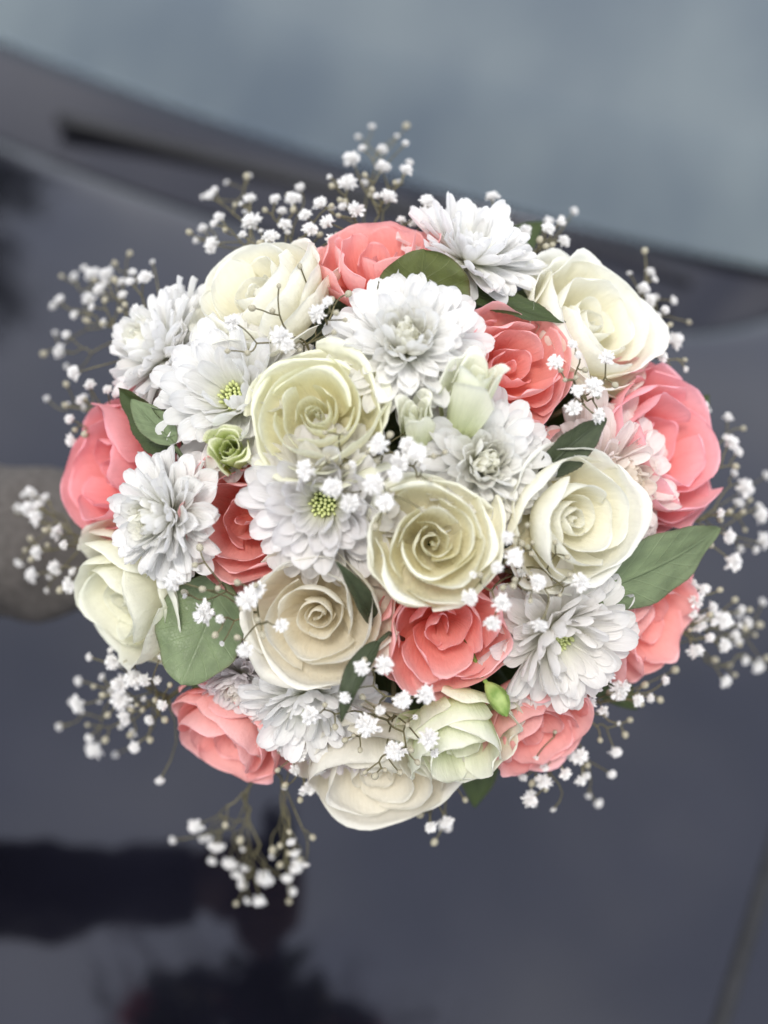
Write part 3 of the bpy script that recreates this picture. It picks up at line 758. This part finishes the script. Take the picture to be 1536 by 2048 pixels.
mum(815, 680, 272, 'double', 'full white chrysanthemum in front of the round olive leaf', 41, axis=(0.0, 0.30, 1), lift=0.012)
mum(458, 785, 285, 'daisy', 'white chrysanthemum with green eye above the lime lisianthus bud', 42, axis=(-0.30, 0.28, 1), lift=0.002)
mum(645, 1010, 285, 'daisy', 'white chrysanthemum with olive eye under a spray of baby breath', 43, axis=(-0.08, -0.12, 1), lift=0.006, tint=(.97, .96, .97))
mum(970, 925, 262, 'double', 'flat white chrysanthemum below the tubular lisianthus', 44, axis=(0.15, 0.08, 1), lift=0.004)
mum(948, 492, 230, 'daisy', 'white chrysanthemum with lime eye at the rim near the glass', 45, axis=(0.28, 0.80, 0.75), lift=0.002)
mum(312, 1035, 236, 'double', 'white chrysanthemum between the two coral roses', 46, axis=(-0.70, -0.04, 0.8), lift=0.014)
mum(1130, 1285, 270, 'daisy', 'ivory tinged chrysanthemum beside the central coral rose', 47, axis=(0.42, -0.40, 1), lift=0.004, tint=(.97, .955, .94))
mum(305, 690, 255, 'double', 'white chrysanthemum at the rim above the folded leaf', 48, axis=(-0.85, 0.50, 0.60), lift=-0.004)
mum(1232, 962, 300, 'double', 'pink-tinged chrysanthemum half hidden behind the creamy white rose', 49, axis=(0.60, 0.05, 0.8), lift=-0.010, tint=(.98, .90, .88))
mum(615, 1420, 235, 'daisy', 'white chrysanthemum peeping from under the beige cream rose', 50, axis=(-0.12, -0.65, 0.9), lift=-0.006)
mum(475, 1370, 180, 'double', 'small lilac-white chrysanthemum tucked between broad leaf and coral rose', 51, axis=(-0.35, -0.60, 0.8), lift=-0.010, tint=(.96, .92, .95))
mum(660, 1500, 170, 'double', 'lilac-white chrysanthemum hanging beside the beige rose of the bottom rim', 52, axis=(-0.3, -0.9, 0.5), lift=-0.012, tint=(.95, .90, .93))

lisianthus((912, 870), (962, 735), 160, LISI, 'tubular green-white lisianthus in front of the coral rose', 61, lb=-0.006, lm=0.026)
lisianthus((830, 905), (828, 815), 112, LISI, 'small pale lisianthus bud between spiral rose and flat chrysanthemum', 62, lb=-0.006, lm=0.016, tight=.95)
lisianthus((478, 925), (452, 893), 116, LIME, 'lime green ruffled lisianthus bud above the squeezed coral rose', 63, lb=-0.012, lm=0.018, n=11)
lz = rose(922, 1508, 236, LISI, 'drooping white-green lisianthus with folded petals at the bottom rim', 'pale green lisianthus in the bouquet', 68, axis=(0.12, -0.72, 0.68), lift=0.010, kind='bloom', hk=1.25, tint=(1.0, 1.0, 1.0))
lz.name = 'lisianthus'; lz['category'] = 'lisianthus'

bq = place(992, 1398, 0.010); bt = tag(empty('flower_bud', frame(bq, V((0.45, -0.75, 0.35)), 0, 0.72)), 'closed lime green bud beside the drooping lisianthus', 'flower bud')
b = MB()
b.grid(lambda u, v: V((cos(u * 2 * pi), sin(u * 2 * pi), 0)) * (0.0052 * sin(pi * v) ** .7 * (1 + .10 * cos(u * 10 * pi)) + 1e-5) + V((0.0012 * sin(v * 3), 0, (v - .5) * .022)), 20, 12)
obj('bud_body', b.mesh('bud_body', plain_mat('green bud', (.16, .26, .05), (.34, .44, .14), 160, .55, transl=.15)), bt)
b = MB(); b.tube([(0, 0, -.009), (0, 0, -.016), (.002, 0, -.03), (.004, 0, -.05)], .0013, 6); obj('stem', b.mesh('stem', CALYX), bt)
leaf((845, 670), (848, 498), 205, LEAF_OLIVE, 'round olive leaf standing behind the full chrysanthemum', 71, rnd=.5, lb=-0.006, lt=0.024, roll=0.1, fold=0.06, shape=1.1, serr=.008)
leaf((920, 590), (1132, 640), 82, LEAF_DARK, 'dark serrated leaf between coral and ivory roses', 72, lb=-0.010, lt=0.010, roll=-0.3, fold=0.15, serr=.07)
leaf((1080, 945), (1212, 835), 88, LEAF_GREY, 'folded grey-green leaf beside the creamy white rose', 73, lb=0.006, lt=0.024, roll=0.35, fold=0.35, serr=.05)
leaf((1185, 1195), (1446, 1058), 150, LEAF_PALE, 'long pale leaf reaching past the rim over the coral rose', 74, lb=0.004, lt=0.014, roll=0.15, fold=0.10, serr=.015)
leaf((440, 1150), (366, 1370), 212, LEAF_PALE, 'broad round leaf with baby breath lying over it', 75, lb=-0.012, lt=0.012, roll=0.1, fold=0.14, serr=.012, shape=1.0, rnd=.6)
leaf((352, 905), (240, 775), 92, LEAF_DARK, 'folded two-tone leaf beside the deep coral rose', 76, lb=0.0, lt=0.010, roll=-0.4, fold=0.45, serr=.03)
leaf((752, 1250), (672, 1122), 46, LEAF_GREY, 'narrow folded leaf along the beige cream rose', 77, lb=-0.004, lt=0.024, roll=0.6, fold=0.7, serr=.02)
leaf((758, 1280), (682, 1446), 50, LEAF_GREY, 'curled dark leaf hanging below the beige cream rose', 78, lb=0.012, lt=0.030, roll=0.5, fold=0.2, bend=.10, serr=.02, curlx=.7)
leaf((350, 892), (262, 800), 70, LEAF_PALE, 'pale folded half leaf lying on the two-tone leaf', 80, lb=0.008, lt=0.014, roll=0.5, fold=0.3, serr=.04)
leaf((1380, 845), (1420, 790), 46, LEAF_DARK, 'small leaf tip behind the big ruffled coral rose', 79, lb=-0.01, lt=-0.006, fold=.2)
rg = random.Random(5)
for k in range(46):                                   # foliage packed under the heads
    r = 0.115 * math.sqrt((k + .5) / 46); th = k * 2.4
    x, y = r * cos(th), r * sin(th); z = dome(r) - 0.048
    d = V((cos(th + rg.uniform(-1, 1)), sin(th + rg.uniform(-1, 1)), rg.uniform(-.3, .3))) * rg.uniform(.045, .06)
    c = V((x, y, z)); leaf(tuple(c - d * .5), tuple(c + d * .5), 130, LEAF_DARK, 'dark leaf tucked in the gaps beneath the flower heads', 100 + k, roll=rg.uniform(-.4, .4), fold=.2, group='dark leaves beneath the flower heads')

# ------------------------------------------------------------------ baby's breath
SP = [
 ('baby breath spray lying over the ivory rose', [(465, 645, 46), (562, 675, 56), (635, 628, 48), (575, 690, 40), (655, 605, 30)],
  [(600, 532), (558, 572), (545, 622), (697, 588), (660, 600), (455, 702), (495, 706), (668, 665), (690, 640), (600, 700)], (620, 700)),
 ('baby breath spray over the olive-eyed chrysanthemum', [(612, 940, 52), (665, 975, 52), (750, 968, 56), (757, 888, 50), (800, 925, 52), (835, 905, 48), (700, 1005, 48), (770, 1005, 46), (815, 890, 44), (790, 950, 40)],
  [(650, 865), (690, 865), (655, 915), (695, 935), (845, 1020), (860, 960), (735, 905), (890, 905), (780, 870)], (740, 930)),
 ('baby breath spray in the dark gap by the creamy white rose', [(1030, 1115, 48), (995, 1135, 32), (1015, 1075, 34), (1075, 1165, 42), (1160, 1165, 50), (940, 1195, 44), (1003, 1205, 46), (985, 1245, 44), (1080, 1250, 40)],
  [(1110, 1085), (1135, 1115), (1140, 1150), (1055, 1050), (1120, 1190), (960, 1150), (1030, 1160), (1065, 1085)], (1040, 1150)),
 ('baby breath spray over the broad round leaf', [(412, 1225, 62), (495, 1198, 54), (515, 1180, 42), (350, 1162, 54), (490, 1300, 40), (562, 1250, 36), (440, 1238, 22)],
  [(475, 1165), (405, 1178), (390, 1130), (400, 1095), (515, 1240), (525, 1270), (430, 1270), (475, 1275)], (520, 1220)),
 ('baby breath spray beside the drooping lisianthus', [(735, 1450, 60), (792, 1500, 54), (856, 1476, 52), (850, 1388, 50), (760, 1420, 28), (805, 1400, 46), (622, 1430, 50), (725, 1335, 42), (768, 1330, 46), (690, 1395, 30)],
  [(730, 1545), (770, 1540), (750, 1552), (690, 1480), (815, 1450), (835, 1525), (720, 1500), (650, 1410), (800, 1545)], (790, 1440)),
 ('baby breath spray between coral rose and wide open ivory rose', [(1110, 725, 40), (1187, 775, 50), (1155, 782, 34), (1147, 815, 40), (1195, 832, 40), (1212, 716, 40), (1145, 690, 24)],
  [(1170, 740), (1230, 770), (1130, 760)], (1160, 800)),
 ('baby breath spray above the coral rose by the windscreen', [(705, 320, 46), (695, 368, 50), (765, 335, 42), (812, 341, 36), (775, 395, 46), (712, 420, 46), (640, 408, 40), (655, 445, 40), (855, 405, 46), (765, 300, 28), (865, 445, 36)],
  [(730, 350), (745, 380), (790, 365), (680, 400), (840, 430)], (760, 470)),
 ('baby breath spray above the large ivory rose', [(505, 445, 56), (585, 400, 44), (540, 475, 46), (620, 460, 44), (500, 398, 34), (425, 490, 46), (440, 435, 28), (610, 430, 36), (570, 450, 34), (550, 400, 30), (665, 480, 36), (485, 470, 24), (420, 392, 28)],
  [(450, 460), (530, 420), (600, 480), (470, 410), (640, 470)], (560, 520)),
 ('baby breath spray beside the rim chrysanthemum near the glass', [(985, 395, 36), (1095, 457, 38), (1127, 482, 34), (1122, 445, 26), (1050, 462, 34), (870, 440, 40), (1010, 440, 28)],
  [(1105, 490), (1080, 480)], (1040, 520)),
 ('baby breath spray trailing off beyond the wide open ivory rose', [(1350, 682, 46), (1285, 578, 34), (1300, 600, 34), (1325, 715, 30), (1300, 545, 26), (1330, 620, 24)],
  [(1340, 650), (1370, 720)], (1270, 640)),
 ('baby breath spray trailing beyond the ruffled coral rose', [(1460, 885, 48), (1487, 975, 50), (1520, 1030, 46), (1526, 1082, 46), (1465, 1122, 52), (1457, 1072, 40), (1475, 905, 30), (1410, 810, 22)],
  [(1500, 1000), (1440, 1040), (1490, 1060), (1420, 1090)], (1370, 1040)),
 ('baby breath spray spreading beyond the half hidden coral rose', [(1392, 1200, 42), (1442, 1240, 50), (1400, 1245, 42), (1495, 1245, 30), (1448, 1290, 40), (1515, 1332, 40), (1390, 1300, 44), (1450, 1362, 34), (1425, 1215, 30), (1470, 1270, 26), (1490, 1320, 26), (1418, 1275, 28), (1405, 1180, 30)],
  [(1440, 1180), (1470, 1200), (1510, 1270), (1480, 1290), (1430, 1320), (1460, 1330), (1500, 1220), (1520, 1250), (1380, 1260), (1470, 1350)], (1330, 1280)),
 ('baby breath spray under the bottom coral rose', [(1240, 1378, 56), (1215, 1350, 40), (1158, 1512, 46), (1088, 1560, 46), (1060, 1600, 42), (1230, 1502, 34), (1130, 1545, 34), (1180, 1405, 36), (1275, 1400, 34), (1160, 1560, 30), (1330, 1360, 26), (1205, 1420, 28)],
  [(1260, 1440), (1290, 1370), (1320, 1400), (1200, 1480), (1250, 1470), (1350, 1340)], (1150, 1440)),
 ('baby breath pair below the bottom rim', [(892, 1642, 40), (862, 1652, 34)], [(930, 1600), (840, 1630)], (900, 1560)),
 ('baby breath spray dangling lowest of all below the loose coral rose', [(392, 1650, 44), (460, 1725, 40), (530, 1755, 46), (520, 1800, 34), (592, 1735, 34), (440, 1692, 30), (582, 1682, 26), (425, 1690, 26), (575, 1755, 30), (490, 1735, 22), (590, 1705, 28)],
  [(545, 1700), (560, 1730), (450, 1650), (480, 1680), (625, 1675), (600, 1720)], (530, 1440)),
 ('baby breath spray trailing beyond the coral rose by the sleeve', [(60, 1018, 42), (72, 1035, 34), (115, 1065, 42), (75, 1105, 36), (65, 1150, 42), (112, 1135, 38), (140, 1170, 44), (128, 1090, 26), (38, 1125, 24)],
  [(95, 1090), (90, 1060), (50, 1100), (120, 1180)], (190, 1110)),
 ('baby breath spray beyond the rim chrysanthemum above the folded leaf', [(120, 702, 40), (150, 746, 40), (185, 550, 46), (215, 548, 40), (290, 555, 40), (275, 625, 44), (178, 600, 36), (150, 630, 24), (245, 590, 24), (120, 600, 28), (200, 580, 34), (265, 545, 24), (300, 640, 34)],
  [(230, 560), (210, 600), (240, 620), (170, 640), (190, 560), (250, 610)], (280, 690)),
 ('short baby breath spray beside the deep coral rose', [(143, 880, 36), (140, 838, 26), (180, 770, 30), (160, 800, 26), (215, 780, 26)],
  [(170, 800), (150, 860), (130, 810)], (210, 850)),
 ('baby breath spray under the outward turned ivory rose', [(157, 1408, 50), (245, 1400, 56), (268, 1358, 50), (190, 1498, 48), (270, 1492, 34), (250, 1435, 44), (225, 1325, 40), (325, 1410, 30), (240, 1370, 44), (320, 1560, 26), (300, 1440, 28), (290, 1360, 36)],
  [(215, 1430), (175, 1450), (210, 1480), (260, 1470), (300, 1480), (285, 1420), (330, 1440), (205, 1390), (340, 1370), (310, 1400)], (310, 1420)),
 ('baby breath spray between loose coral rose and beige rose', [(615, 1575, 40), (600, 1510, 34), (590, 1540, 28), (512, 1482, 34), (640, 1540, 30)], [(555, 1540), (570, 1570), (600, 1600), (560, 1500)], (590, 1470)),
]
for k, (lab, fl, bu, rt) in enumerate(SP):
    far = math.hypot((rt[0] - 785) / 640, (rt[1] - 1020) / 600) > 0.72
    spray(lab, fl, bu, 300 + k, root=rt, lift=(-0.004 if far else 0.026), extra=0.55 if far else 0.6, depth=(0.03 if far else 0.012), pull=.13 if far else .08, fs=.86 if far else .90, small=1.5 if far else 0.3)

# ------------------------------------------------------------------ handle and the hand that holds it
hz_ = BM.to_3x3() @ HDIR
P_TIE = BM @ TIE
handle = empty('bouquet_handle', Matrix.Translation(P_TIE))
tag(handle, 'ribbon wrapped stems gripped by the hand behind the flowers', 'bouquet handle')
b = MB(); pts, rr = [], []
for k in range(41):
    t = k / 40; pts.append(hz_ * (0.005 + 0.135 * t)); rr.append(0.0165 - 0.003 * sin(pi * t) + (0.0008 if k % 4 == 0 else 0))
b.tube(pts, rr, 18); obj('ribbon_wrap', b.mesh('ribbon_wrap', RIBBON), handle)
rg = random.Random(9); hx = hz_.orthogonal().normalized(); hy = hz_.cross(hx)
for k in range(13):
    r = 0.012 * math.sqrt((k + .5) / 13); th = k * 2.4; o = hx * r * cos(th) + hy * r * sin(th)
    b = MB(); b.tube([o + hz_ * 0.13, o * 1.2 + hz_ * (0.165 + rg.uniform(0, .02))], 0.0022, 6); obj('stem_end', b.mesh('stem_end', STEM), handle)

G = P_TIE + hz_ * 0.085                                  # grip
h_up = -hz_
armd = RIGHT + UPV * 0.02; armd = (armd - h_up * armd.dot(h_up)).normalized()     # forearm towards the hand
side = armd.cross(h_up).normalized()                      # back of the hand lies on -side
verts, edges, rad = [], [], []
def vtx(p, r, prev=None):
    verts.append(p); rad.append(r); k = len(verts) - 1
    if prev is not None: edges.append((prev, k))
    return k
wrist_p = G - armd * 0.085 - side * 0.012
elbow_p = wrist_p - armd * 0.27
should_p = elbow_p + V((-0.06, -0.27, 0.10))
v0 = vtx(should_p, 0.048); vm = vtx((should_p + elbow_p) / 2, 0.045, v0); ve = vtx(elbow_p, 0.040, vm)
vf = vtx(elbow_p.lerp(wrist_p, .4), 0.038, ve); vf2 = vtx(elbow_p.lerp(wrist_p, .75), 0.030, vf); vw = vtx(wrist_p, 0.025, vf2)
vp = vtx(G - armd * 0.050 - side * 0.024, 0.026, vw)
for fo, fr_, ln_ in ((0.031, 0.0085, 1.0), (0.0105, 0.0092, 1.08), (-0.0105, 0.0088, 1.02), (-0.030, 0.0076, 0.86)):
    c = G + h_up * fo
    k = vtx(c - armd * 0.034 - side * 0.028, 0.0125, vp)
    R0 = 0.0155 + fr_
    for st, a_ in enumerate((-70, -25, 20, 65, 110, 150)):
        th = radians(a_ * ln_); rr_ = R0 + (0.004 if st == 0 else 0)
        k = vtx(c + armd * (cos(radians(-70) + (th - radians(-70)) ) * rr_) + side * (sin(th) * rr_), fr_ * (1 - 0.05 * st), k)
k = vtx(G - armd * 0.046 + h_up * 0.026 - side * 0.012, 0.014, vp)
for a_, ho, r_ in ((205, 0.040, 0.0115), (160, 0.047, 0.0100), (115, 0.050, 0.0092), (80, 0.050, 0.0080)):
    th = radians(a_); rr_ = 0.0165 + r_
    k = vtx(G + h_up * ho + armd * cos(th) * rr_ + side * sin(th) * rr_, r_, k)
me = bpy.data.meshes.new('person'); me.from_pydata([tuple(p) for p in verts], edges, [])
tmp = bpy.data.objects.new('tmp_hand', me); COL.objects.link(tmp)
sk = tmp.modifiers.new('skin', 'SKIN'); sk.use_smooth_shade = True
for k, r in enumerate(rad):
    tmp.data.skin_vertices[0].data[k].radius = (r, r)
    tmp.data.skin_vertices[0].data[k].use_root = (k == vp)
ss = tmp.modifiers.new('sub', 'SUBSURF'); ss.levels = 2; ss.render_levels = 2
dg = bpy.context.evaluated_depsgraph_get()
hm = bpy.data.meshes.new_from_object(tmp.evaluated_get(dg)); hm.name = 'person'
bpy.data.objects.remove(tmp)
hm.materials.clear(); hm.materials.append(SKIN); hm.polygons.foreach_set('use_smooth', [True] * len(hm.polygons))
person = obj('person', hm)
tag(person, 'person in a taupe jacket reaching in an arm to hold the bouquet', 'person')
b = MB(); pts, rr = [], []
path = [should_p + (should_p - elbow_p) * .1, (should_p + elbow_p) / 2, elbow_p, elbow_p.lerp(wrist_p, .5), elbow_p.lerp(wrist_p, 1.04)]
def cat(t):
    n_ = len(path) - 1; i = min(int(t * n_), n_ - 1); f = t * n_ - i
    a_, b_, c_, d_ = path[max(i - 1, 0)], path[i], path[i + 1], path[min(i + 2, n_)]
    return 0.5 * ((2 * b_) + (c_ - a_) * f + (2 * a_ - 5 * b_ + 4 * c_ - d_) * f * f + (3 * b_ - a_ - 3 * c_ + d_) * f ** 3)
for k in range(91):
    t = k / 90; pts.append(cat(t)); rr.append(lerp(0.064, 0.036, t ** 1.1) + 0.0035 * sin(t * 60 + 3 * sin(t * 17)) * (0.5 + 0.5 * sin(t * 23)))
pts += [pts[-1] - armd * 0.004, pts[-1] - armd * 0.03]; rr += [rr[-1] - 0.004, rr[-1] - 0.006]
b.tube(pts, rr, 28, cap=False)
for i, p in enumerate(b.v):                               # creases of the cloth
    b.v[i] = p + V((noise.noise(p * 28), noise.noise(p * 28 + V((9, 0, 0))), noise.noise(p * 28 + V((0, 9, 0))))) * 0.011
obj('sleeve', b.mesh('sleeve', SLEEVE), person)
